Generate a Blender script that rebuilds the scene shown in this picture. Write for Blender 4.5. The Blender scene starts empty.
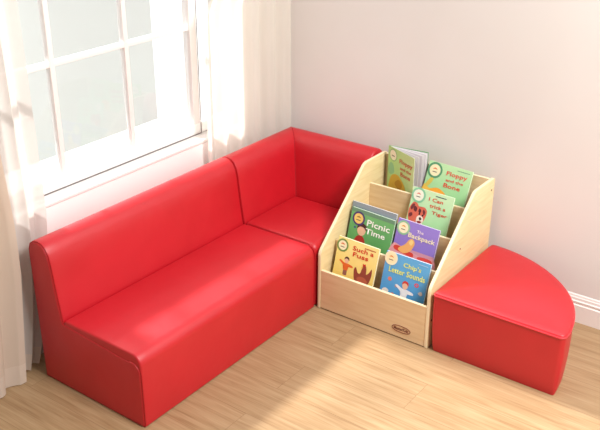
import bpy, bmesh, math, random
from mathutils import Vector, Matrix, Euler
random.seed(4)
C = bpy.context.scene.collection
PI = math.pi

# ------------------------------------------------------------ materials
def srgb(r, g, b):
    f = lambda c: (c/255/12.92) if c/255 <= .04045 else ((c/255+.055)/1.055)**2.4
    return (f(r), f(g), f(b), 1)

def mat(name, col, rough=.5, spec=.5, coat=0, sheen=0):
    m = bpy.data.materials.new(name); m.use_nodes = True
    b = m.node_tree.nodes['Principled BSDF']
    b.inputs['Base Color'].default_value = col
    b.inputs['Roughness'].default_value = rough
    b.inputs['Specular IOR Level'].default_value = spec
    b.inputs['Coat Weight'].default_value = coat; b.inputs['Coat Roughness'].default_value = .42
    b.inputs['Sheen Weight'].default_value = sheen
    return m

def nodes(m):
    return m.node_tree.nodes, m.node_tree.links, m.node_tree.nodes['Principled BSDF']

def noise_col(m, c1, c2, scale=(1, 1, 1), nscale=5, detail=3, bump=0, bscale=None, lo=.35, hi=.65):
    N, L, B = nodes(m)
    tc = N.new('ShaderNodeTexCoord'); mp = N.new('ShaderNodeMapping'); mp.inputs['Scale'].default_value = scale
    nz = N.new('ShaderNodeTexNoise'); nz.inputs['Scale'].default_value = nscale; nz.inputs['Detail'].default_value = detail
    cr = N.new('ShaderNodeValToRGB'); cr.color_ramp.elements[0].color = c1; cr.color_ramp.elements[1].color = c2
    cr.color_ramp.elements[0].position = lo; cr.color_ramp.elements[1].position = hi
    L.new(tc.outputs['Object'], mp.inputs[0]); L.new(mp.outputs[0], nz.inputs['Vector'])
    L.new(nz.outputs['Fac'], cr.inputs[0]); L.new(cr.outputs[0], B.inputs['Base Color'])
    if bump:
        n2 = N.new('ShaderNodeTexNoise'); n2.inputs['Scale'].default_value = bscale or nscale; n2.inputs['Detail'].default_value = 2
        bp = N.new('ShaderNodeBump'); bp.inputs['Strength'].default_value = bump; bp.inputs['Distance'].default_value = .01
        L.new(tc.outputs['Object'], n2.inputs['Vector']); L.new(n2.outputs['Fac'], bp.inputs['Height']); L.new(bp.outputs[0], B.inputs['Normal'])
    return m

RED = noise_col(mat('red_leatherette', srgb(200, 20, 32), .47, .7, coat=.10), srgb(190, 12, 29), srgb(197, 15, 33), nscale=4, bump=.25, bscale=9)
PIPE = mat('red_piping', srgb(178, 16, 28), .4, .5)
SEAM = mat('dark_red_seam', srgb(168, 18, 30), .6)
WALL = noise_col(mat('wall_paint', srgb(224, 218, 212), .85, .2), srgb(225, 222, 218), srgb(230, 227, 224), nscale=1.3)
TRIM = mat('white_trim', srgb(240, 236, 232), .4, .4)
FRAME = mat('window_white', srgb(246, 242, 240), .45, .4)
SILL = mat('sill_white', srgb(246, 244, 242), .5, .4)
PLY = noise_col(mat('birch_plywood', srgb(228, 203, 160), .45, .35), srgb(226, 203, 152), srgb(236, 216, 170), scale=(3, 3, 30), nscale=2.5, detail=5)
PLYF = noise_col(mat('birch_front', srgb(228, 203, 160), .45, .35), srgb(222, 192, 148), srgb(232, 206, 165), scale=(2, 2, 22), nscale=2.5, detail=5)
EDGE = mat('birch_edge', srgb(244, 228, 192), .5, .3)
SCREW = mat('screw_brown', srgb(96, 70, 50), .5)
LOGO = mat('logo_brown', srgb(118, 52, 40), .6)
PAGE = mat('page_white', srgb(252, 250, 250), .7, .2)
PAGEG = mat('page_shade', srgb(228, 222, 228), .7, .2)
EXTG = mat('translucent_backdrop', srgb(220, 223, 220), .9, .1)
N_, L_, B_ = nodes(EXTG)
t_ = N_.new('ShaderNodeBsdfTranslucent'); t_.inputs[0].default_value = srgb(216, 220, 217); x_ = N_.new('ShaderNodeMixShader'); x_.inputs[0].default_value = .24  # translucency added so the sun behind brightens the backdrop
L_.new(B_.outputs[0], x_.inputs[1]); L_.new(t_.outputs[0], x_.inputs[2]); L_.new(x_.outputs[0], N_['Material Output'].inputs[0])
EXTW = mat('pale_paving', srgb(240, 240, 238), .9, .1)

def floor_mat():
    m = mat('oak_laminate', srgb(206, 176, 134), .38, .4)
    N, L, B = nodes(m)
    tc = N.new('ShaderNodeTexCoord')
    br = N.new('ShaderNodeTexBrick'); br.offset = .37; br.inputs['Scale'].default_value = 1
    br.inputs['Brick Width'].default_value = 1.25; br.inputs['Row Height'].default_value = .19
    br.inputs['Mortar Size'].default_value = .0012; br.inputs['Mortar Smooth'].default_value = .5; br.inputs['Bias'].default_value = 0
    br.inputs['Color1'].default_value = (.3, .3, .3, 1); br.inputs['Color2'].default_value = (.7, .7, .7, 1); br.inputs['Mortar'].default_value = (0, 0, 0, 1)
    L.new(tc.outputs['Object'], br.inputs['Vector'])
    def nz(scale, ns, det, dist=0):
        mp = N.new('ShaderNodeMapping'); mp.inputs['Scale'].default_value = scale
        n = N.new('ShaderNodeTexNoise'); n.inputs['Scale'].default_value = ns; n.inputs['Detail'].default_value = det; n.inputs['Distortion'].default_value = dist
        ad = N.new('ShaderNodeVectorMath'); ad.operation = 'MULTIPLY_ADD'
        ad.inputs[1].default_value = (9, 9, 9)
        L.new(br.outputs['Color'], ad.inputs[0]); L.new(tc.outputs['Object'], mp.inputs[0]); L.new(mp.outputs[0], ad.inputs[2])
        L.new(ad.outputs[0], n.inputs['Vector']); return n
    a = nz((1.2, 16, 1), 3.2, 5, .6); b = nz((1.6, 70, 1), 3, 4, .2)
    mx = N.new('ShaderNodeMix'); mx.data_type = 'FLOAT'; mx.inputs[0].default_value = .42
    L.new(a.outputs['Fac'], mx.inputs[2]); L.new(b.outputs['Fac'], mx.inputs[3])
    cr = N.new('ShaderNodeValToRGB')
    E = cr.color_ramp.elements; E[0].position = .33; E[0].color = srgb(147, 117, 84); E[1].position = .66; E[1].color = srgb(178, 151, 117)
    e = E.new(.48); e.color = srgb(164, 135, 100)
    L.new(mx.outputs[0], cr.inputs[0])
    m2 = N.new('ShaderNodeMix'); m2.data_type = 'RGBA'; m2.blend_type = 'MULTIPLY'; m2.inputs[0].default_value = 1
    r2 = N.new('ShaderNodeValToRGB'); r2.color_ramp.elements[0].color = (.62, .55, .48, 1); r2.color_ramp.elements[0].position = .02
    r2.color_ramp.elements[1].color = (1, 1, 1, 1); r2.color_ramp.elements[1].position = .8
    e = r2.color_ramp.elements.new(.28); e.color = (.97, .965, .955, 1)
    L.new(br.outputs['Color'], r2.inputs[0]); L.new(cr.outputs[0], m2.inputs[6]); L.new(r2.outputs[0], m2.inputs[7])
    L.new(m2.outputs[2], B.inputs['Base Color'])
    bp = N.new('ShaderNodeBump'); bp.inputs['Strength'].default_value = .12; bp.inputs['Distance'].default_value = .003
    L.new(b.outputs['Fac'], bp.inputs['Height']); L.new(bp.outputs[0], B.inputs['Normal'])
    return m
FLOOR = floor_mat()

def curtain_mat(name, col, tr, transl):
    m = bpy.data.materials.new(name); m.use_nodes = True
    N, L = m.node_tree.nodes, m.node_tree.links; N.clear()
    out = N.new('ShaderNodeOutputMaterial')
    d = N.new('ShaderNodeBsdfDiffuse'); t = N.new('ShaderNodeBsdfTranslucent'); p = N.new('ShaderNodeBsdfTransparent')
    nz = N.new('ShaderNodeTexNoise'); nz.inputs['Scale'].default_value = 6; tc = N.new('ShaderNodeTexCoord')
    mp = N.new('ShaderNodeMapping'); mp.inputs['Scale'].default_value = (4, 4, .6)
    cr = N.new('ShaderNodeValToRGB'); cr.color_ramp.elements[0].color = tuple(c*.93 for c in col[:3])+(1,); cr.color_ramp.elements[1].color = col
    L.new(tc.outputs['Object'], mp.inputs[0]); L.new(mp.outputs[0], nz.inputs['Vector']); L.new(nz.outputs['Fac'], cr.inputs[0])
    L.new(cr.outputs[0], d.inputs['Color']); L.new(cr.outputs[0], t.inputs['Color'])
    p.inputs['Color'].default_value = (1, .985, .96, 1)
    a = N.new('ShaderNodeMixShader'); a.inputs[0].default_value = transl
    b = N.new('ShaderNodeMixShader'); b.inputs[0].default_value = tr
    L.new(d.outputs[0], a.inputs[1]); L.new(t.outputs[0], a.inputs[2])
    L.new(a.outputs[0], b.inputs[1]); L.new(p.outputs[0], b.inputs[2]); L.new(b.outputs[0], out.inputs[0])
    return m
SHEER = curtain_mat('sheer_voile', srgb(228, 222, 217), .13, .42)
SHEER_R = curtain_mat('sheer_voile_right', srgb(248, 244, 236), .14, .46)
HEM = curtain_mat('hem_band', srgb(236, 224, 212), .08, .45)
LINEN = curtain_mat('beige_linen', srgb(232, 214, 196), .05, .35)
HEM2 = curtain_mat('linen_hem', srgb(236, 220, 204), .03, .35)

def glass_mat():
    m = bpy.data.materials.new('window_glass'); m.use_nodes = True
    N, L = m.node_tree.nodes, m.node_tree.links; N.clear()
    out = N.new('ShaderNodeOutputMaterial'); g = N.new('ShaderNodeBsdfGlossy'); g.inputs['Roughness'].default_value = .02
    p = N.new('ShaderNodeBsdfTransparent'); p.inputs['Color'].default_value = (.98, .98, .98, 1)
    f = N.new('ShaderNodeFresnel'); f.inputs['IOR'].default_value = 1.3
    x = N.new('ShaderNodeMixShader'); L.new(f.outputs[0], x.inputs[0]); L.new(p.outputs[0], x.inputs[1]); L.new(g.outputs[0], x.inputs[2]); L.new(x.outputs[0], out.inputs[0])
    return m
GLASS = glass_mat()

# ------------------------------------------------------------ helpers
def obj(name, bm, mats, parent=None, smooth=True, angle=40):
    bmesh.ops.recalc_face_normals(bm, faces=bm.faces)
    me = bpy.data.meshes.new(name); bm.to_mesh(me); bm.free()
    if not isinstance(mats, (list, tuple)): mats = [mats]
    for m in mats: me.materials.append(m)
    if smooth:
        me.polygons.foreach_set('use_smooth', [True]*len(me.polygons))
        me.set_sharp_from_angle(angle=math.radians(angle))
    o = bpy.data.objects.new(name, me); C.objects.link(o)
    if parent: o.parent = parent
    return o

def tag(o, label=None, cat=None, group=None, kind=None):
    if label: o['label'] = label
    if cat: o['category'] = cat
    if group: o['group'] = group
    if kind: o['kind'] = kind
    return o

def thing(name, label, cat, loc=(0, 0, 0), rot=(0, 0, 0), group=None):
    o = bpy.data.objects.new(name, None); C.objects.link(o); o.empty_display_size = .05
    o.location = loc; o.rotation_euler = rot
    return tag(o, label, cat, group)

def box(bm, x0, x1, y0, y1, z0, z1, bev=0, seg=2):
    r = bmesh.ops.create_cube(bm, size=1)
    for v in r['verts']:
        v.co = Vector((x0+(v.co.x+.5)*(x1-x0), y0+(v.co.y+.5)*(y1-y0), z0+(v.co.z+.5)*(z1-z0)))
    if bev:
        es = list({e for v in r['verts'] for e in v.link_edges})
        bmesh.ops.bevel(bm, geom=es, offset=bev, segments=seg, affect='EDGES', profile=.5)

def struct(name, x0, x1, y0, y1, z0, z1, m, bev=0, parent=None):
    bm = bmesh.new(); box(bm, x0, x1, y0, y1, z0, z1, bev)
    o = obj(name, bm, m, parent, smooth=bev > 0)
    if not parent: o['kind'] = 'structure'
    return o

def tube(bm, pts, r, closed=False, n=8):
    pts = [Vector(p) for p in pts]; k = len(pts); rings = []
    up = None
    for i, p in enumerate(pts):
        a = pts[(i-1) % k] if (closed or i > 0) else p
        b = pts[(i+1) % k] if (closed or i < k-1) else p
        t = (b-a).normalized()
        if up is None: up = t.orthogonal().normalized()
        up = (up - t*up.dot(t)).normalized(); s = t.cross(up)
        rings.append([bm.verts.new(p + (up*math.cos(2*PI*j/n)+s*math.sin(2*PI*j/n))*r) for j in range(n)])
    for i in range(k if closed else k-1):
        A, B = rings[i], rings[(i+1) % k]
        off = 0
        if closed and i == k-1:
            off = min(range(n), key=lambda o_: (A[0].co-B[o_].co).length)
        for j in range(n):
            bm.faces.new((A[j], A[(j+1) % n], B[(j+1+off) % n], B[(j+off) % n]))
    if not closed:
        bm.faces.new(rings[0]); bm.faces.new(rings[-1])

def fillet(poly, rad, seg=6):
    """round the corners of a 2-D polygon; rad = one radius per vertex"""
    out = []; n = len(poly)
    for i in range(n):
        p = Vector(poly[i]); a = Vector(poly[i-1]); b = Vector(poly[(i+1) % n]); r = rad[i]
        if r <= 0: out.append(tuple(p)); continue
        u = (a-p).normalized(); w = (b-p).normalized()
        ang = math.acos(max(-1, min(1, u.dot(w)))); d = r/math.tan(ang/2)
        d = min(d, (a-p).length*.49, (b-p).length*.49); rr = d*math.tan(ang/2)
        cen = p + (u+w).normalized()*(rr/math.sin(ang/2))
        s = p+u*d-cen; e = p+w*d-cen
        a0 = math.atan2(s.y, s.x); a1 = math.atan2(e.y, e.x)
        while a1-a0 > PI: a1 -= 2*PI
        while a1-a0 < -PI: a1 += 2*PI
        for j in range(seg+1):
            t = a0+(a1-a0)*j/seg; out.append((cen.x+rr*math.cos(t), cen.y+rr*math.sin(t)))
    return out

def inset2(poly, d):
    n = len(poly)
    area = sum(poly[i-1][0]*poly[i][1]-poly[i][0]*poly[i-1][1] for i in range(n)); sg = 1 if area > 0 else -1
    res = []
    for i in range(n):
        a = Vector(poly[i-1]); p = Vector(poly[i]); b = Vector(poly[(i+1) % n])
        e1 = (p-a); e2 = (b-p)
        if e1.length < 1e-9: e1 = e2
        if e2.length < 1e-9: e2 = e1
        e1 = e1.normalized(); e2 = e2.normalized()
        n1 = Vector((-e1.y, e1.x))*sg; n2 = Vector((-e2.y, e2.x))*sg
        m = n1+n2
        m = m.normalized() if m.length > 1e-6 else n1
        res.append(tuple(p+m*(d/max(.5, m.dot(n1)))))
    return res

def loft(bm, rings, cap0=True, cap1=True, close=True):
    R = [[bm.verts.new(p) for p in r] for r in rings]; n = len(R[0])
    for i in range(len(R)-1):
        for j in range(n if close else n-1):
            bm.faces.new((R[i][j], R[i][(j+1) % n], R[i+1][(j+1) % n], R[i+1][j]))
    if cap0: bm.faces.new(R[0])
    if cap1: bm.faces.new(R[-1])

def soft_stations(a, b, r, n=3, mid=1):
    """positions and insets from a to b with rounded ends of radius r"""
    s = []
    for j in range(n+1):
        t = j/n*PI/2; s.append((a+r*(1-math.cos(t)), r*(1-math.sin(t))))
    for j in range(1, mid): s.append((a+r+(b-a-2*r)*j/mid, 0))
    for j in range(n, -1, -1):
        t = j/n*PI/2; s.append((b-r*(1-math.cos(t)), r*(1-math.sin(t))))
    return s

def soft_prism(prof, a, b, r, mapf, mid=1):
    bm = bmesh.new(); rings = []
    for pos, ins in soft_stations(a, b, r, mid=mid):
        rings.append([mapf(u, w, pos) for u, w in inset2(prof, ins)])
    loft(bm, rings); return bm

# ------------------------------------------------------------ dimensions (solved from the photograph)
D = .55; H = .6165; SH = .312; T = .141
WX = -.15            # window wall face
WY = .058            # back wall face

# ------------------------------------------------------------ setting
struct('floor', -.16, 4.6, -5.2, .2, -.05, 0, FLOOR)
struct('wall_back', -.4, 4.6, WY, WY+.15, 0, 2.7, WALL)
# window wall around the opening  y -1.64..-.10, z .655..2.45
OY0, OY1, OZ0, OZ1 = -1.64, -.20, .655, 2.45
bm = bmesh.new()
box(bm, WX-.2, WX, -5.2, OY0, -.05, 2.7); box(bm, WX-.2, WX, OY1, WY, -.05, 2.7)
box(bm, WX-.2, WX, OY0, OY1, -.05, OZ0-.012); box(bm, WX-.2, WX, OY0, OY1, OZ1, 2.7)
obj('wall_left', bm, WALL, smooth=False)['kind'] = 'structure'

# baseboard on the back wall with a moulded top
prof = [(0, 0), (-.016, 0), (-.016, .083), (-.011, .087), (-.0135, .093), (-.0135, .101), (-.009, .104), (-.0085, .116), (-.0055, .119), (-.004, .127), (0, .131)]
bm = bmesh.new(); loft(bm, [[(x, WY+p, z) for p, z in prof] for x in (-.14, 4.6)])
obj('baseboard_back', bm, TRIM, angle=25)['kind'] = 'structure'

# window: sill, frame, bars, panes
win = bpy.data.objects.new('window_1', None); C.objects.link(win); win.location = (-.2, -.87, OZ0); win['kind'] = 'structure'
wl = Vector(win.location)
def wpart(name, boxes, m, bev=0):
    bm = bmesh.new()
    for b in boxes: box(bm, b[0]-wl.x, b[1]-wl.x, b[2]-wl.y, b[3]-wl.y, b[4]-wl.z, b[5]-wl.z, bev)
    return obj(name, bm, m, win, smooth=bev > 0)
wpart('sill', [(-.19, -.112, OY0+.002, OY1-.002, OZ0-.010, OZ0+.006), (-.1495, -.116, OY0+.002, OY1-.002, OZ0-.170, OZ0-.012)], SILL, .004)
wpart('outer_sill', [(-.42, -.245, OY0-.05, OY1+.05, OZ0-.02, .700)], SILL, .003)
wpart('window_frame', [(-.235, -.185, OY0+.002, OY0+.045, OZ0, OZ1-.002), (-.235, -.185, OY1-.045, OY1-.002, OZ0, OZ1-.002),
      (-.235, -.185, OY0+.04, OY1-.04, OZ0+.008, .715), (-.235, -.185, OY0+.04, OY1-.04, OZ1-.05, OZ1-.002)], FRAME, .004)
for yy in (-1.272, -.885): wpart('muntin', [(-.222, -.192, yy-.0115, yy+.0115, .71, OZ1-.04)], FRAME, .003)
wpart('stile', [(-.232, -.188, -.505, -.462, .71, OZ1-.04)], FRAME, .003)
wpart('glazing_seal', [(-.1845, -.1830, -1.60, -.465, OZ0+.0062, OZ0+.0105), (-.1845, -.183, -.4645, -.4605, OZ0+.0062, OZ1-.05)], mat('seal_grey', srgb(110, 100, 98), .7))
for zz in (1.170,): wpart('glazing_bar', [(-.220, -.194, OY0+.04, -.5045, zz-.011, zz+.011)], FRAME, .003)
ys = [OY0+.04, -1.272, -.885, -.485, OY1-.04]; zs = [.712, 1.17, OZ1-.045]
for i in range(4):
    for j in range(2):
        wpart('window_pane', [(-.209, -.206, ys[i]+.004, ys[i+1]-.004, zs[j]+.004, zs[j+1]-.004)], GLASS)

# outside the window: a pale terrace and a low grey-green backdrop, translucent to look brighter
struct('ground', -14, -.36, -9, 14, -1.1, -1.0, EXTW)
bm = bmesh.new(); v_ = [bm.verts.new(p) for p in ((-3, -6, -1), (-3, 1.98, -1), (-3, 1.98, .95), (-3, -6, .95))]; bm.faces.new(v_)
tag(obj('backdrop_screen', bm, EXTG), 'pale grey-green backdrop screen seen outside through the left window panes, made translucent to look brighter', 'screen')

# ------------------------------------------------------------ curtains
def curtain(name, label, loc_y, pts_fn, n, z0, z1, m, mh, hemh=.07):
    root = thing(name, label, 'curtain', (0, loc_y, z0))
    nz = 26
    def grid(za, zb, k):
        bm = bmesh.new(); rows = []
        for i in range(k+1):
            z = za+(zb-za)*i/k
            rows.append([bm.verts.new(Vector(pts_fn(j/n, z))-Vector((0, loc_y, z0))) for j in range(n+1)])
        for i in range(k):
            for j in range(n): bm.faces.new((rows[i][j], rows[i][j+1], rows[i+1][j+1], rows[i+1][j]))
        return bm
    obj('drape', grid(z0+hemh, z1, nz), m, root, angle=80)
    obj('hem', grid(z0, z0+hemh, 3), mh, root, angle=80)
    return root

def left_sheer(u, z):
    k = min(1, z/1.2)
    y1 = -1.600+ .122*min(1, z/.62)**.8 if z < .62 else -1.478-.012*(z-.62)
    y0 = -1.80
    ph = u*6*PI*1.0
    x = -.086+.018*math.sin(ph+.5)+.008*math.sin(2.3*ph+1+z*.8)
    if z < .3: x += -.012*(1-z/.3)
    y = y0+(y1-y0)*u + .006*math.sin(2*ph+z)
    return (x, y, z)
curtain('sheer_curtain', 'white sheer curtain hanging beside the left end of the long red sofa', -1.62, left_sheer, 70, .012, 2.6, SHEER, HEM)

def left_linen(u, z):
    y1 = -1.700 + (.050*min(1, z/.5)) - .06*max(0, z-.7)
    y0 = -2.5
    ph = u*2*PI*7
    x = -.045+.016*math.sin(ph+2.0)+.005*math.sin(1.7*ph+z)
    return (x, y0+(y1-y0)*u+.006*math.sin(2*ph), z)
curtain('linen_curtain', 'beige linen curtain at the far left edge, in front of the sheer one', -2.1, left_linen, 110, .004, 2.6, LINEN, HEM2, .085)

def right_sheer(u, z):
    y0 = -.538 - .010*(1-min(1, z/1.2)) + .50*max(0, min(1, (z-1.24)/.7)); y1 = .056 if z > .14 else .036  # left edge pulled in towards the top so sun reaches the floor
    ph = u*2*PI*5.5
    amp = .015 + .002*u
    x = -.084+.052*u**2+amp*(1.25-.5*u)*math.sin(ph+.6)+.005*math.sin(2.1*ph+z*.6)
    return (x, y0+(y1-y0)*u, z)
curtain('sheer_curtain', 'cream sheer curtain in the room corner behind the red corner seat', -.24, right_sheer, 110, .012, 2.6, SHEER_R, HEM)

# ------------------------------------------------------------ sofas
back_curve = [(T, SH-.012), (.134, .345), (.127, .39), (.120, .44), (.114, .49), (.109, .535), (.101, .572), (.088, .598), (.068, .613), (.045, .6175),
              (.018, .612), (-.002, .598), (-.012, .572), (-.014, .54)]
back_prof = [(-.012, 0), (T, 0)] + back_curve          # closed, counter-clockwise
seat_prof = fillet([(T+.0015, 0), (D, 0), (D, SH), (T+.0015, SH)], [0, .012, .045, .012], 7)
full_prof = fillet([(-.012, 0), (D, 0), (D, SH)], [.0, .012, .045], 7) + back_curve

def crown(bm, zmin, cx0, cx1, cy0, cy1, amt):
    for v in bm.verts:
        if v.co.z > zmin:
            a = (v.co.x-cx0)/(cx1-cx0)*2-1; b = (v.co.y-cy0)/(cy1-cy0)*2-1
            v.co.z += amt*max(0, 1-abs(a)**2.5)*max(0, 1-abs(b)**6)

# bench
L0, L1 = -(D+1.074), -.5495
b = thing('bench_sofa', 'long red leatherette bench sofa with high back under the window', 'sofa', (D/2, (L0+L1)/2, 0))
bl = Vector(b.location)
mp = lambda u, w, p: (u-bl.x, p-bl.y, w)
obj('backrest', soft_prism(back_prof, L0+.006, L1-.004, .006, mp, mid=20), RED, b, angle=50)
bm = soft_prism(seat_prof, L0+.006, L1-.004, .008, mp, mid=24)
obj('seat', bm, RED, b, angle=50)
for y, s in ((L0+.0075, -1), (L1-.0055, 1)):
    bm = bmesh.new()
    loft(bm, [[mp(u, w, y) for u, w in inset2(full_prof, .0055)], [mp(u, w, y+s*.004) for u, w in inset2(full_prof, .0075)],
              [mp(u, w, y+s*.0055) for u, w in inset2(full_prof, .013)]])
    obj('end_panel', bm, RED, b, angle=30)
    bm = bmesh.new(); tube(bm, [mp(u, w, y-s*.001) for u, w in inset2(full_prof, .0025)], .0028, closed=True)
    obj('piping', bm, PIPE, b)

# corner seat
c = thing('corner_sofa', 'red corner seat with two-sided back in the room corner', 'sofa', (D/2, -D/2, 0))
cl = Vector(c.location)
A0 = -(D-.005); B1 = D-.004
bm = bmesh.new(); rings = []
for pos, ins in soft_stations(A0, 0, .005)[:4]:
    rings.append([(u-cl.x, pos-cl.y, w) for u, w in inset2(back_prof, ins)])
rings.append([(u-cl.x, -.3-cl.y, w) for u, w in back_prof])
loft(bm, rings+[[(u-cl.x, -max(u, -.014)-cl.y, w) for u, w in back_prof]], cap1=False)
obj('backrest', bm, RED, c, angle=50)
bm = bmesh.new(); rings = []
for pos, ins in soft_stations(0, B1, .009)[-4:]:
    rings.append([(pos-cl.x, -u-cl.y, w) for u, w in inset2(back_prof, ins)])
loft(bm, [[(u-cl.x, -max(u, -.014)-cl.y, w) for u, w in back_prof], [(.3-cl.x, -u-cl.y, w) for u, w in back_prof]]+rings, cap0=False)
obj('backrest', bm, RED, c, angle=50)
cs = fillet([(T+.0015, 0), (D-.004, 0), (D-.004, SH), (T+.0015, SH)], [0, .01, .03, .012], 7)
bm = bmesh.new(); rings = []
for pos, ins in soft_stations(A0, -T-.0015, .022, n=5, mid=6):
    rings.append([(u-cl.x, pos-cl.y, w) for u, w in [(q[0], max(q[1], .001)) for q in inset2(cs, ins)]])
loft(bm, rings)
crown(bm, SH-.004, T-cl.x, D-cl.x, A0-cl.y, -T-cl.y, .008)
obj('seat', bm, RED, c, angle=60)
bm = bmesh.new(); tube(bm, [(u-cl.x, -u-cl.y, w) for u, w in [(p[0]+.0002, p[1]) for p in back_curve[:-4]]], .0022)
obj('corner_seam', bm, SEAM, c)
bm = bmesh.new(); tube(bm, [(u-cl.x, A0+.003-cl.y, w) for u, w in inset2(back_prof, .002)[2:]], .0020)
tube(bm, [(D-.010-cl.x, A0+.004-cl.y, .02), (D-.010-cl.x, A0+.004-cl.y, SH-.04), (D-.022-cl.x, A0+.008-cl.y, SH-.014), (D-.05-cl.x, A0+.008-cl.y, SH-.005), (T+.02-cl.x, A0+.008-cl.y, SH-.005)], .003)
obj('piping', bm, PIPE, c)

# quarter-round stool
OX, OYc, R, OH = 1.142, -.550, .552, .283
o = thing('quarter_stool', 'red quarter-round stool against the right side of the bookshelf', 'stool', (OX+.2, OYc+.2, 0))
ol = Vector(o.location)
poly = [(0, 0), (R, 0)]+[(R*math.cos(t*PI/2/40), R*math.sin(t*PI/2/40)) for t in range(2, 39)]+[(0, R)]
op = fillet([poly[0], poly[1]]+poly[2:-1]+[poly[-1]], [.014, .030]+[0]*(len(poly)-3)+[.030], 5)
def om(p, z): return (p[0]+OX-ol.x, p[1]+OYc-ol.y, z)
# the side bellies out a little and tucks in at the floor
bm = bmesh.new(); st = []
for i in range(11):
    t = i/10; z = .001+t*(OH-.014); ins = .009*(1-t)**1.6*1.0 - .003*math.sin(t*PI)
    if i == 0: ins += .004
    st.append([om(p, z) for p in inset2(op, ins)])
loft(bm, st); obj('side', bm, RED, o, angle=50)
bm = bmesh.new(); st = []
cen = (R*.42, R*.42)
for s_, z in ((0, OH-.0135), (.0, OH-.009), (.002, OH-.004), (.006, OH-.0005)):
    st.append([om(p, z) for p in inset2(op, s_)])
base = inset2(op, .006)
for i in range(1, 10):
    q = i/10
    st.append([om((cen[0]+(p[0]-cen[0])*(1-q), cen[1]+(p[1]-cen[1])*(1-q)), OH-.0005+.010*(1-(1-q)**3)) for p in base])
loft(bm, st); obj('seat', bm, RED, o, angle=60)
bm = bmesh.new(); tube(bm, [om(p, OH-.012) for p in inset2(op, -.0005)], .0042, closed=True)
obj('piping', bm, mat('light_red_piping', srgb(214, 48, 58), .35, .6), o)

# ------------------------------------------------------------ bookshelf
SX, SW, F, PT, HS = .560, .566, -.542, .015, .603
s = thing('display_bookshelf', 'light birch tiered display bookshelf between the corner seat and the stool', 'bookshelf', (SX+SW/2, -.27, 0))
sl = Vector(s.location)
side = fillet([(F, 0), (F, .287), (-.192, HS), (0, HS), (0, 0)], [.004, .05, .05, .012, 0], 7)
for x0 in (SX, SX+SW-PT):
    bm = bmesh.new(); rings = []
    for pos, ins in soft_stations(x0, x0+PT, .0015, n=2):
        rings.append([(pos-sl.x, u-sl.y, w) for u, w in inset2(side, ins)])
    loft(bm, rings)
    bmesh.ops.recalc_face_normals(bm, faces=bm.faces)
    for f in bm.faces:
        f.material_index = 0 if abs(f.normal.x) > .8 else 1
    obj('side_panel', bm, [PLY, EDGE], s, angle=30)
xi0, xi1 = SX+PT+.0005, SX+SW-PT-.0005
def spart(name, y0, y1, z0, z1, m=PLYF, lean=0, edge=True):
    bm = bmesh.new(); box(bm, xi0-sl.x, xi1-sl.x, y0-sl.y, y1-sl.y, z0, z1, .0015, 1)
    for v in bm.verts: v.co.y -= (z1-v.co.z)*lean
    bmesh.ops.recalc_face_normals(bm, faces=bm.faces)
    for f in bm.faces: f.material_index = 1 if f.normal.z > .5 and edge else 0
    return obj(name, bm, [m, EDGE], s, smooth=False)
spart('front_panel', F+.002, F+.016, .004, .197)
DV = [(-.430, .306), (-.300, .405), (-.150, .490)]
FL = [.073, .170, .279, .356]
for (y, z), f in zip(DV, FL): spart('divider', y, y+.012, f-.02, z)
spart('back_panel', -.014, -.002, .004, .596)
edges = [F+.0165]+[y+.0125 for y, z in DV]; ends = [y-.0005 for y, z in DV]+[-.0145]
for a, e, f in zip(edges, ends, FL): spart('shelf_board', a, e, f-.012, f, PLY, edge=False)
for (y, z) in ((-.03, .553), (-.30, .375), (-.52, .13), (-.05, .25)):
    bm = bmesh.new(); bmesh.ops.create_cone(bm, cap_ends=True, segments=12, radius1=.0042, radius2=.0042, depth=.0016,
        matrix=Matrix.Translation((SX+SW+.0003-sl.x, y-sl.y, z)) @ Matrix.Rotation(PI/2, 4, 'Y'))
    obj('screw_cap', bm, SCREW, s)

# ---- lettering
def text_bm(txt, w=None, h=None, bold=.0, align='CENTER', spacing=1.0):
    cu = bpy.data.curves.new('lettering', 'FONT'); cu.body = txt; cu.align_x = align; cu.size = 1; cu.offset = bold
    cu.space_line = spacing; cu.resolution_u = 2; cu.fill_mode = 'FRONT'
    ob = bpy.data.objects.new('lettering', cu); C.objects.link(ob)
    bpy.context.view_layer.update()
    me = bpy.data.meshes.new_from_object(ob.evaluated_get(bpy.context.evaluated_depsgraph_get()))
    bpy.data.objects.remove(ob)
    xs = [v.co.x for v in me.vertices]; zs_ = [v.co.y for v in me.vertices]
    x0, x1, y0, y1 = min(xs), max(xs), min(zs_), max(zs_)
    for v in me.vertices:
        v.co = Vector(((v.co.x-(x0+x1)/2)/(x1-x0)*w, (v.co.y-(y0+y1)/2)/(y1-y0)*h, 0))
    return me

def lettering(name, txt, cx, cz, w, h, m, parent, y, bold=.03, align='CENTER', rot=0, spacing=1.0):
    me = text_bm(txt, w, h, bold, align, spacing); me.name = name
    me.transform(Matrix.Translation((cx, y, cz)) @ Matrix.Rotation(rot, 4, 'Y') @ Matrix.Rotation(PI/2, 4, 'X'))
    me.materials.append(m); o_ = bpy.data.objects.new(name, me); C.objects.link(o_); o_.parent = parent
    return o_

# oval maker's mark on the front panel
lx, lz, ly = .998, .047, F+.002-.0008
def oval(cx, cz, w, h, n=40):
    return [(cx+w/2*(abs(math.cos(t))**.75)*(1 if math.cos(t) >= 0 else -1), cz+h/2*(abs(math.sin(t))**.9)*(1 if math.sin(t) >= 0 else -1)) for t in [2*PI*i/n for i in range(n)]]
bm = bmesh.new(); tube(bm, [(x-sl.x, ly-sl.y, z) for x, z in oval(lx, lz, .088, .030)], .0016, closed=True, n=6)
obj('logo', bm, LOGO, s)
lettering('logo_lettering', 'MasterKidz', lx-sl.x, lz, .072, .015, LOGO, s, ly-sl.y-.0002, bold=.03)

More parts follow.
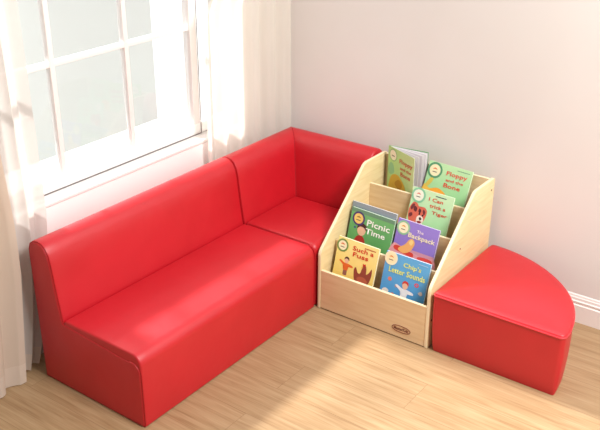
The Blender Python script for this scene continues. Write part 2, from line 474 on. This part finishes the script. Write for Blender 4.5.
# ------------------------------------------------------------ books
PAL = {}
def pm(rgb):
    if rgb not in PAL: PAL[rgb] = mat('print_%d_%d_%d' % rgb, srgb(*rgb), .45, .35)
    return PAL[rgb]

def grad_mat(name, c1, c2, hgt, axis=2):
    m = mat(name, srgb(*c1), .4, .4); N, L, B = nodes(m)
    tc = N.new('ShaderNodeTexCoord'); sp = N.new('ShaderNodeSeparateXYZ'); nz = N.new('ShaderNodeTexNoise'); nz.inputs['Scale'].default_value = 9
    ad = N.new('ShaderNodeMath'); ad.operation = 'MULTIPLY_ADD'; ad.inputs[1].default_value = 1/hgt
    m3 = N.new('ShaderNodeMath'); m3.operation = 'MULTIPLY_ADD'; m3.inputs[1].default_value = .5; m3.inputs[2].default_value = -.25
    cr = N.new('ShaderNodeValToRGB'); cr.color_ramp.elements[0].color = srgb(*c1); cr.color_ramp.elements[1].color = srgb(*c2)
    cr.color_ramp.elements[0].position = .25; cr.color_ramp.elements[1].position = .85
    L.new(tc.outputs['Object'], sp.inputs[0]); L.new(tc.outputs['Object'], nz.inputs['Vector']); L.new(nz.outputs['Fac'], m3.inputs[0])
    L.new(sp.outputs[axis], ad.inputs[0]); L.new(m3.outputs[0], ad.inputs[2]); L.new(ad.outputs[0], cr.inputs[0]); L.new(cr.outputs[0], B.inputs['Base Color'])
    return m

def blob(pts, n=4):
    """closed Catmull-Rom outline through pts"""
    out = []; k = len(pts)
    for i in range(k):
        p0, p1, p2, p3 = [Vector(pts[(i+j-1) % k]) for j in range(4)]
        for j in range(n):
            t = j/n
            out.append(tuple(.5*((2*p1)+(-p0+p2)*t+(2*p0-5*p1+4*p2-p3)*t*t+(-p0+3*p1-3*p2+p3)*t**3)))
    return out
def circ(cx, cz, r, rz=None, n=20):
    rz = rz or r
    return [(cx+r*math.cos(2*PI*i/n), cz+rz*math.sin(2*PI*i/n)) for i in range(n)]
def rect(x0, x1, z0, z1): return [(x0, z0), (x1, z0), (x1, z1), (x0, z1)]

def picture(parent, shapes, y0, name='cover_picture'):
    """flat printed shapes: [(outline in fractions of the cover, colour)], each one a hair above the last"""
    bm = bmesh.new(); mats = []
    for i, (pts, col) in enumerate(shapes):
        m = pm(col)
        if m not in mats: mats.append(m)
        f = bm.faces.new([bm.verts.new((p[0], y0-.00012*(i+1), p[1])) for p in pts])
        f.material_index = mats.index(m)
    bmesh.ops.triangulate(bm, faces=bm.faces)
    me = bpy.data.meshes.new(name); bm.to_mesh(me); bm.free()
    for m in mats: me.materials.append(m)
    o_ = bpy.data.objects.new(name, me); C.objects.link(o_); o_.parent = parent
    return o_

def book(name_lbl, P, lean, roll, w, h, cover, shapes, badge, texts, thick=.010, group='picture books on the display shelf', spine=None):
    """P is the top-left corner of the front cover; the book leans back by `lean` and is turned by `roll` degrees"""
    eu = Euler((math.radians(-lean), math.radians(roll), 0)); x, y, z = Vector(P)-eu.to_matrix() @ Vector((0, 0, h))
    r = thing('picture_book', name_lbl, 'book', (x, y, z), eu, group)
    bm = bmesh.new()
    box(bm, 0, w, 0, .0014, 0, h, .0004, 1); box(bm, 0, w, thick-.0014, thick, 0, h, .0004, 1); box(bm, 0, .0014, .0012, thick-.0012, 0, h)
    obj('cover', bm, cover, r, smooth=False)
    bm = bmesh.new(); box(bm, .0016, w-.0015, .0015, thick-.0015, .002, h-.0006)
    obj('pages', bm, PAGE, r, smooth=False)
    sh = [([(px*w, pz*h) for px, pz in pts], col) for pts, col in shapes]
    if badge:
        art = sh; sh = []
        bx, bz, br, ring, inner, ink = badge
        sh += [(circ(bx*w, bz*h, br*w), ring), (circ(bx*w, bz*h, br*w*.74), inner),
               (blob([((bx-.055)*w, (bz+.015)*h), (bx*w, (bz+.045)*h), ((bx+.055)*w, (bz+.015)*h), (bx*w, (bz+.02)*h)]), ink),
               (rect((bx-.05)*w, (bx+.05)*w, (bz-.035)*h, (bz-.022)*h), (90, 80, 80))]
        clusters(r, art, -.0002); picture(r, sh, -.0002-.00012*len(art), 'badge')
    for t, cx, cz, tw, th, col, *rest in texts:
        lettering('title', t, cx*w, cz*h, tw*w*.95, th*h*.85, pm(col), r, -.0035*1, bold=rest[0] if rest else .018)
    for ch in r.children:
        if ch.name.startswith('title'): ch.location.y = .0018
    return r

def clusters(parent, shapes, y0):
    """print shapes that touch each other as one picture, the others as pictures of their own"""
    bb = [(min(p[0] for p in s_), max(p[0] for p in s_), min(p[1] for p in s_), max(p[1] for p in s_)) for s_, c_ in shapes]
    lab = list(range(len(shapes))); e = .001
    for i in range(len(shapes)):
        for j in range(i):
            a, b_ = bb[i], bb[j]
            if a[0] < b_[1]+e and b_[0] < a[1]+e and a[2] < b_[3]+e and b_[2] < a[3]+e:
                k0, k1 = lab[i], lab[j]
                lab = [k1 if q == k0 else q for q in lab]
    for k in sorted(set(lab)):
        idx = [i for i in range(len(shapes)) if lab[i] == k]
        picture(parent, [shapes[i] for i in idx], y0-.00012*idx[0])

BW, BH = .216, .262
CREAM = (248, 240, 205)
# --- lowest slot
def fig(cx, cz, k, shirt, hair, skin=(235, 190, 160), arms=True):
    """tiny printed child: trousers, jumper with arms out, head, hair"""
    P = lambda pts: [(cx+a*k, cz+b_*k) for a, b_ in pts]
    S = [(P([(-.09, -.32), (.0, -.34), (.1, -.32), (.09, -.05), (-.09, -.05)]), (150, 100, 90))]
    if arms: S.append((blob(P([(-.34, .12), (-.30, .17), (-.08, .10), (.1, .10), (.32, .06), (.33, .0), (.12, -.02), (.11, -.14), (-.11, -.14), (-.1, -.02)])), shirt))
    else: S.append((blob(P([(-.16, -.3), (-.12, .02), (0, .1), (.12, .02), (.18, -.3)])), shirt))
    S += [(circ(cx, cz+.2*k, .105*k), skin), (blob(P([(-.115, .21), (-.09, .30), (.0, .335), (.1, .30), (.12, .21), (.04, .26), (-.05, .26)])), hair)]
    return S
hen = [(blob([(.52, .44), (.50, .56), (.54, .60), (.60, .52), (.66, .52), (.68, .60), (.70, .67), (.76, .68), (.79, .62), (.80, .54), (.86, .58), (.91, .66), (.93, .58), (.92, .48), (.88, .38), (.78, .30), (.64, .30), (.56, .36)]), (150, 72, 58)),
       (blob([(.60, .42), (.68, .47), (.80, .46), (.86, .40), (.76, .36), (.66, .36)]), (186, 98, 74)),
       (blob([(.695, .67), (.69, .705), (.72, .69), (.74, .71), (.76, .675)]), (206, 44, 38)), (blob([(.665, .635), (.70, .65), (.70, .62)]), (240, 180, 70))]
hen = [([(a, b_-.04) for a, b_ in p_], c_) for p_, c_ in hen]
fussS = [(rect(0, 1, 0, .38), (240, 214, 120))] + fig(.29, .52, .50, (232, 110, 50), (90, 60, 45)) + hen + [(rect(.66, .93, .925, .94), (190, 90, 60))]
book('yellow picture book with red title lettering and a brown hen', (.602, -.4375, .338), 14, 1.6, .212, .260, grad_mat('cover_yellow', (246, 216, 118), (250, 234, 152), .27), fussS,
     (.13, .86, .14, (120, 150, 80), CREAM, (225, 120, 60)),
     [('Such a', .64, .875, .54, .095, (214, 60, 40)), ('Fuss', .60, .77, .40, .095, (214, 60, 40))])
blueS = [(circ(.18, .38, .045, .035), (225, 130, 110)), (circ(.35, .30, .035, .028), (190, 140, 120)), (circ(.78, .42, .05, .035), (215, 80, 90)),
         (circ(.78, .42, .022, .016), (90, 160, 215)),
         (blob([(.84, .30), (.90, .34), (.94, .30), (.90, .27)]), (205, 200, 195)),
         (blob([(.05, .17), (.12, .21), (.20, .18), (.16, .12), (.08, .12)]), (235, 225, 215)), (blob([(.22, .12), (.30, .17), (.36, .12), (.30, .07)]), (210, 120, 90))]
blueS = [([(a, b_+.17) for a, b_ in p_], c_) for p_, c_ in blueS] + fig(.54, .40, .60, (240, 240, 245), (205, 60, 50))
blueS += [(rect(.74, .95, .94, .952), (170, 210, 240))]
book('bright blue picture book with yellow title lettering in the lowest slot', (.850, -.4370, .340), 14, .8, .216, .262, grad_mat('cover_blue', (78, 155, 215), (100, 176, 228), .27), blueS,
     (.13, .90, .145, CREAM, (250, 236, 190), (225, 150, 60)),
     [("Chip's", .62, .845, .42, .12, (232, 240, 130)), ('Letter Sounds', .53, .72, .86, .115, (232, 240, 130))])
# --- second slot
picS = [(rect(0, 1, 0, .22), (70, 130, 80)), (rect(0, 1, .93, 1), (108, 150, 120))] + fig(.30, .45, .95, (178, 50, 48), (78, 44, 40), arms=False) + \
       [(blob([(.60, .06), (.72, .22), (.86, .26), (.95, .12), (.95, 0), (.62, 0)]), (110, 95, 85)), (blob([(.70, .18), (.8, .24), (.86, .16), (.78, .12)]), (190, 110, 90)), (circ(.14, .66, .022, .02), (60, 80, 140))]
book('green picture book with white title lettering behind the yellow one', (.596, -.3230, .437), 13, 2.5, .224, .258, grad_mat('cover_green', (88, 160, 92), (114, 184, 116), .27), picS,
     (.19, .83, .145, (78, 62, 120), (240, 205, 120), (150, 110, 60)),
     [('Picnic', .66, .81, .56, .13, (250, 252, 245)), ('Time', .62, .66, .48, .12, (250, 252, 245))])
book('grey-blue picture book showing its top edge behind the green one', (.584, -.3035, .457), 12, 1.6, .232, .280, pm((140, 152, 160)), [], None, [])
packS = [([(a, b_+.20) for a, b_ in p_], c_) for p_, c_ in [(rect(0, 1, -.20, .34), (205, 150, 170)), (blob([(0, .36), (.25, .33), (.5, .30), (.8, .26), (1, .30), (1, .1), (0, .1)]), (224, 160, 170)),
         (blob([(.04, .33), (.18, .34), (.34, .30), (.5, .29), (.5, .22), (.2, .24), (.04, .27)]), (215, 70, 60)), (blob([(.62, .25), (.8, .28), (.97, .26), (.97, .14), (.7, .16)]), (222, 80, 75)),
         (blob([(.14, .30), (.28, .40), (.36, .50), (.44, .52), (.50, .45), (.44, .32), (.32, .25), (.20, .25)]), (240, 180, 110)), (blob([(.36, .44), (.40, .50), (.46, .48), (.43, .41)]), (245, 215, 140))]]
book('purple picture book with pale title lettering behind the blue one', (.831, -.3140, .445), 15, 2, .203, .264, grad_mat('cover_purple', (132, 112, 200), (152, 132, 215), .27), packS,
     (.16, .86, .16, (150, 200, 160), CREAM, (225, 160, 60)),
     [('The', .57, .87, .17, .06, (240, 225, 235)), ('Backpack', .63, .765, .68, .12, (250, 240, 200))])
# --- third slot
tig = [([(a*.86, b_+.07) for a, b_ in p_], c_) for p_, c_ in [(blob([(.02, .40), (.02, .55), (.10, .66), (.20, .66), (.30, .60), (.42, .62), (.52, .56), (.50, .42), (.42, .30), (.30, .26), (.10, .30)]), (222, 110, 90)),
       (blob([(.05, .55), (.10, .63), (.16, .62), (.10, .52)]), (120, 55, 60)), (blob([(.16, .60), (.24, .57), (.22, .50), (.14, .53)]), (110, 50, 55)), (blob([(.04, .44), (.12, .47), (.14, .42), (.06, .38)]), (120, 55, 60)),
       (blob([(.30, .58), (.36, .55), (.34, .49), (.29, .52)]), (90, 45, 50)), (blob([(.42, .58), (.48, .54), (.46, .48), (.41, .53)]), (120, 55, 60)),
       (blob([(.28, .42), (.36, .46), (.46, .42), (.45, .31), (.36, .28), (.28, .33)]), (245, 230, 220)), (circ(.33, .48, .022, .018), (40, 30, 35)), (circ(.43, .47, .022, .018), (40, 30, 35)), (blob([(.34, .41), (.38, .43), (.42, .40), (.38, .37)]), (60, 35, 40)),
       (blob([(.30, .34), (.37, .31), (.44, .35), (.37, .36)]), (150, 60, 60)),
       (blob([(.1, .2), (.4, .28), (.6, .2), (.5, .05), (.1, .05)]), (150, 205, 140)), (rect(.66, .96, .865, .877), (60, 80, 90))]]
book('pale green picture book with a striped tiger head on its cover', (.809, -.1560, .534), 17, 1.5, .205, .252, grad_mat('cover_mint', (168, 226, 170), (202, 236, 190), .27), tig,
     (.17, .875, .17, (140, 205, 165), (240, 244, 225), (225, 140, 120)),
     [('I Can', .60, .865, .36, .075, (222, 80, 60)), ('trick a', .67, .755, .40, .075, (222, 80, 60)), ('Tiger', .75, .635, .40, .085, (222, 80, 60))])
# --- top slot
flS = [([(a, b_+.20) for a, b_ in p_], c_) for p_, c_ in [(rect(0, .05, -.2, -.19), (200, 200, 120)), (blob([(-.0, .0), (-.0, .38), (.14, .34), (.34, .36), (.52, .27), (.66, .2), (.62, .0)]), (232, 186, 80)), (blob([(.02, .36), (.10, .50), (.20, .56), (.16, .44), (.08, .36)]), (215, 195, 90)),
       (blob([(.16, .32), (.34, .38), (.54, .30), (.46, .24), (.24, .24)]), (240, 165, 60)), (rect(.66, .95, .745, .755), (120, 160, 130))]]
flT = [('Floppy', .68, .855, .50, .11, (222, 92, 80)), ('and the', .66, .755, .42, .055, (222, 92, 80)), ('Bone', .63, .66, .40, .085, (222, 80, 60))]
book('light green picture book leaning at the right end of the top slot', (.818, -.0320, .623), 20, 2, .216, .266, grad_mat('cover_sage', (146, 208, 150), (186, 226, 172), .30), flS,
     (.17, .86, .17, (88, 150, 110), (240, 232, 190), (225, 130, 80)), flT)

# open book standing at the left end of the top slot
ow, oh = .200, .295
r = thing('picture_book', 'open green picture book standing with its white pages fanned at left of the top slot', 'book', (.607, -.046, .357), (0, 0, 0), 'picture books on the display shelf')
def leaf_bm(ang, w, h, t, curl=0, z0=0, start=0):
    bm = bmesh.new(); N_ = 8; top = []
    pts = []
    for i in range(N_+1):
        d = start+(w-start)*i/N_; a = math.radians(ang)+curl*math.sin(i/N_*PI)
        pts.append((d*math.cos(a), d*math.sin(a)))
    off = Vector((-math.sin(math.radians(ang)), math.cos(math.radians(ang))))*t
    ring = [(p[0], p[1]) for p in pts]+[(p[0]+off.x, p[1]+off.y) for p in reversed(pts)]
    loft(bm, [[(a, b_, z0) for a, b_ in ring], [(a, b_, z0+h) for a, b_ in ring]]); return bm
FA, BA = -24, 8
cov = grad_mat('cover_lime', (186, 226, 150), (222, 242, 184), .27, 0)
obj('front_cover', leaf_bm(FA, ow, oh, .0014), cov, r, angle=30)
obj('back_cover', leaf_bm(BA, ow-.004, oh, .0014), pm((120, 175, 120)), r, angle=30)
for i, a in enumerate((-22.6, -21.4, -15, -9, -5, -.5, 2.5, 5.5)):
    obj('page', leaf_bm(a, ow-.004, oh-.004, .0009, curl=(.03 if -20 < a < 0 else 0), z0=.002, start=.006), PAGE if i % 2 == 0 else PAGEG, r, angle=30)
fr = bpy.data.objects.new('cover_art', None)
# printed matter of the front cover lies in the plane of that cover
Rm = Matrix.Rotation(math.radians(FA), 4, 'Z')
sh = [([(px*ow, pz*oh) for px, pz in pts], col) for pts, col in [([(a, b_+.12) for a, b_ in p_], c_) for p_, c_ in [
    (blob([(.10, .08), (.12, .36), (.3, .46), (.5, .44), (.72, .30), (.78, .06)]), (222, 184, 70)),
    (blob([(.02, .5), (.1, .62), (.22, .6), (.26, .48), (.1, .42)]), (150, 205, 160)),
    (blob([(.3, .30), (.45, .40), (.6, .34), (.5, .24)]), (200, 150, 50)), (blob([(.30, .02), (.42, .22), (.46, .24), (.52, .02)]), (120, 86, 44))]]]
sh += [(circ(.20*ow, .88*oh, .15*ow), (150, 200, 140)), (circ(.20*ow, .88*oh, .125*ow), (246, 240, 215)), (rect(.14*ow, .26*ow, .86*oh, .875*oh), (110, 100, 90))]
pc = picture(r, sh, -.0002); pc.data.transform(Rm)
for t, cx, cz, tw, th in (('Floppy', .70, .83, .50, .09), ('and the', .70, .73, .42, .05), ('Bone', .70, .635, .38, .07)):
    to = lettering('title', t, cx*ow, cz*oh, tw*ow, th*oh, pm((214, 120, 92)), r, -.0017)
    to.data.transform(Rm)
bpy.data.objects.remove(fr)

# ------------------------------------------------------------ light
w = bpy.data.worlds.new('world'); bpy.context.scene.world = w; w.use_nodes = True
w.node_tree.nodes['Background'].inputs[0].default_value = (1.0, .985, .97, 1)
# soft daylight: brighter from the window side and from above, dimmer from the far left of the room
WN, WL = w.node_tree.nodes, w.node_tree.links
wt = WN.new('ShaderNodeTexCoord'); wd = WN.new('ShaderNodeVectorMath'); wd.operation = 'DOT_PRODUCT'; wd.inputs[1].default_value = (-.12, .32, .36)
wa = WN.new('ShaderNodeMath'); wa.operation = 'ADD'; wa.inputs[1].default_value = .42
WL.new(wt.outputs['Generated'], wd.inputs[0]); WL.new(wd.outputs['Value'], wa.inputs[0]); WL.new(wa.outputs[0], WN['Background'].inputs[1])
def light(kind, name, loc, direction, energy, col, **k):
    d = bpy.data.lights.new(name, kind); d.energy = energy; d.color = col
    for a, v in k.items(): setattr(d, a, v)
    o_ = bpy.data.objects.new(name, d); C.objects.link(o_); o_.location = loc
    o_.rotation_euler = Vector(direction).to_track_quat('-Z', 'Y').to_euler(); return o_
light('SUN', 'sun', (-3, 1, 4), (1, -.05, -.89), 6.6, (1, .98, .95), angle=math.radians(6.0))
light('AREA', 'room_fill', (3.3, -1.5, 3.3), (-.55, .35, -1), 165, (1, .97, .94), shape='DISK', size=1.1)  # soft fill added at the right front, out of view

# ------------------------------------------------------------ camera
cd = bpy.data.cameras.new('camera'); co = bpy.data.objects.new('camera', cd); C.objects.link(co)
co.location = (2.514389, -3.348679, 2.064489); co.rotation_euler = (1.1334714, -.0033905, .6335055)
cd.sensor_width = 36; cd.lens = 867.634*36/600; cd.clip_start = .05; cd.clip_end = 100
bpy.context.scene.camera = co
sc = bpy.context.scene
sc.view_settings.view_transform = 'Standard'; sc.view_settings.look = 'None'; sc.view_settings.exposure = .08
sc.cycles.transparent_max_bounces = 16; sc.cycles.max_bounces = 10
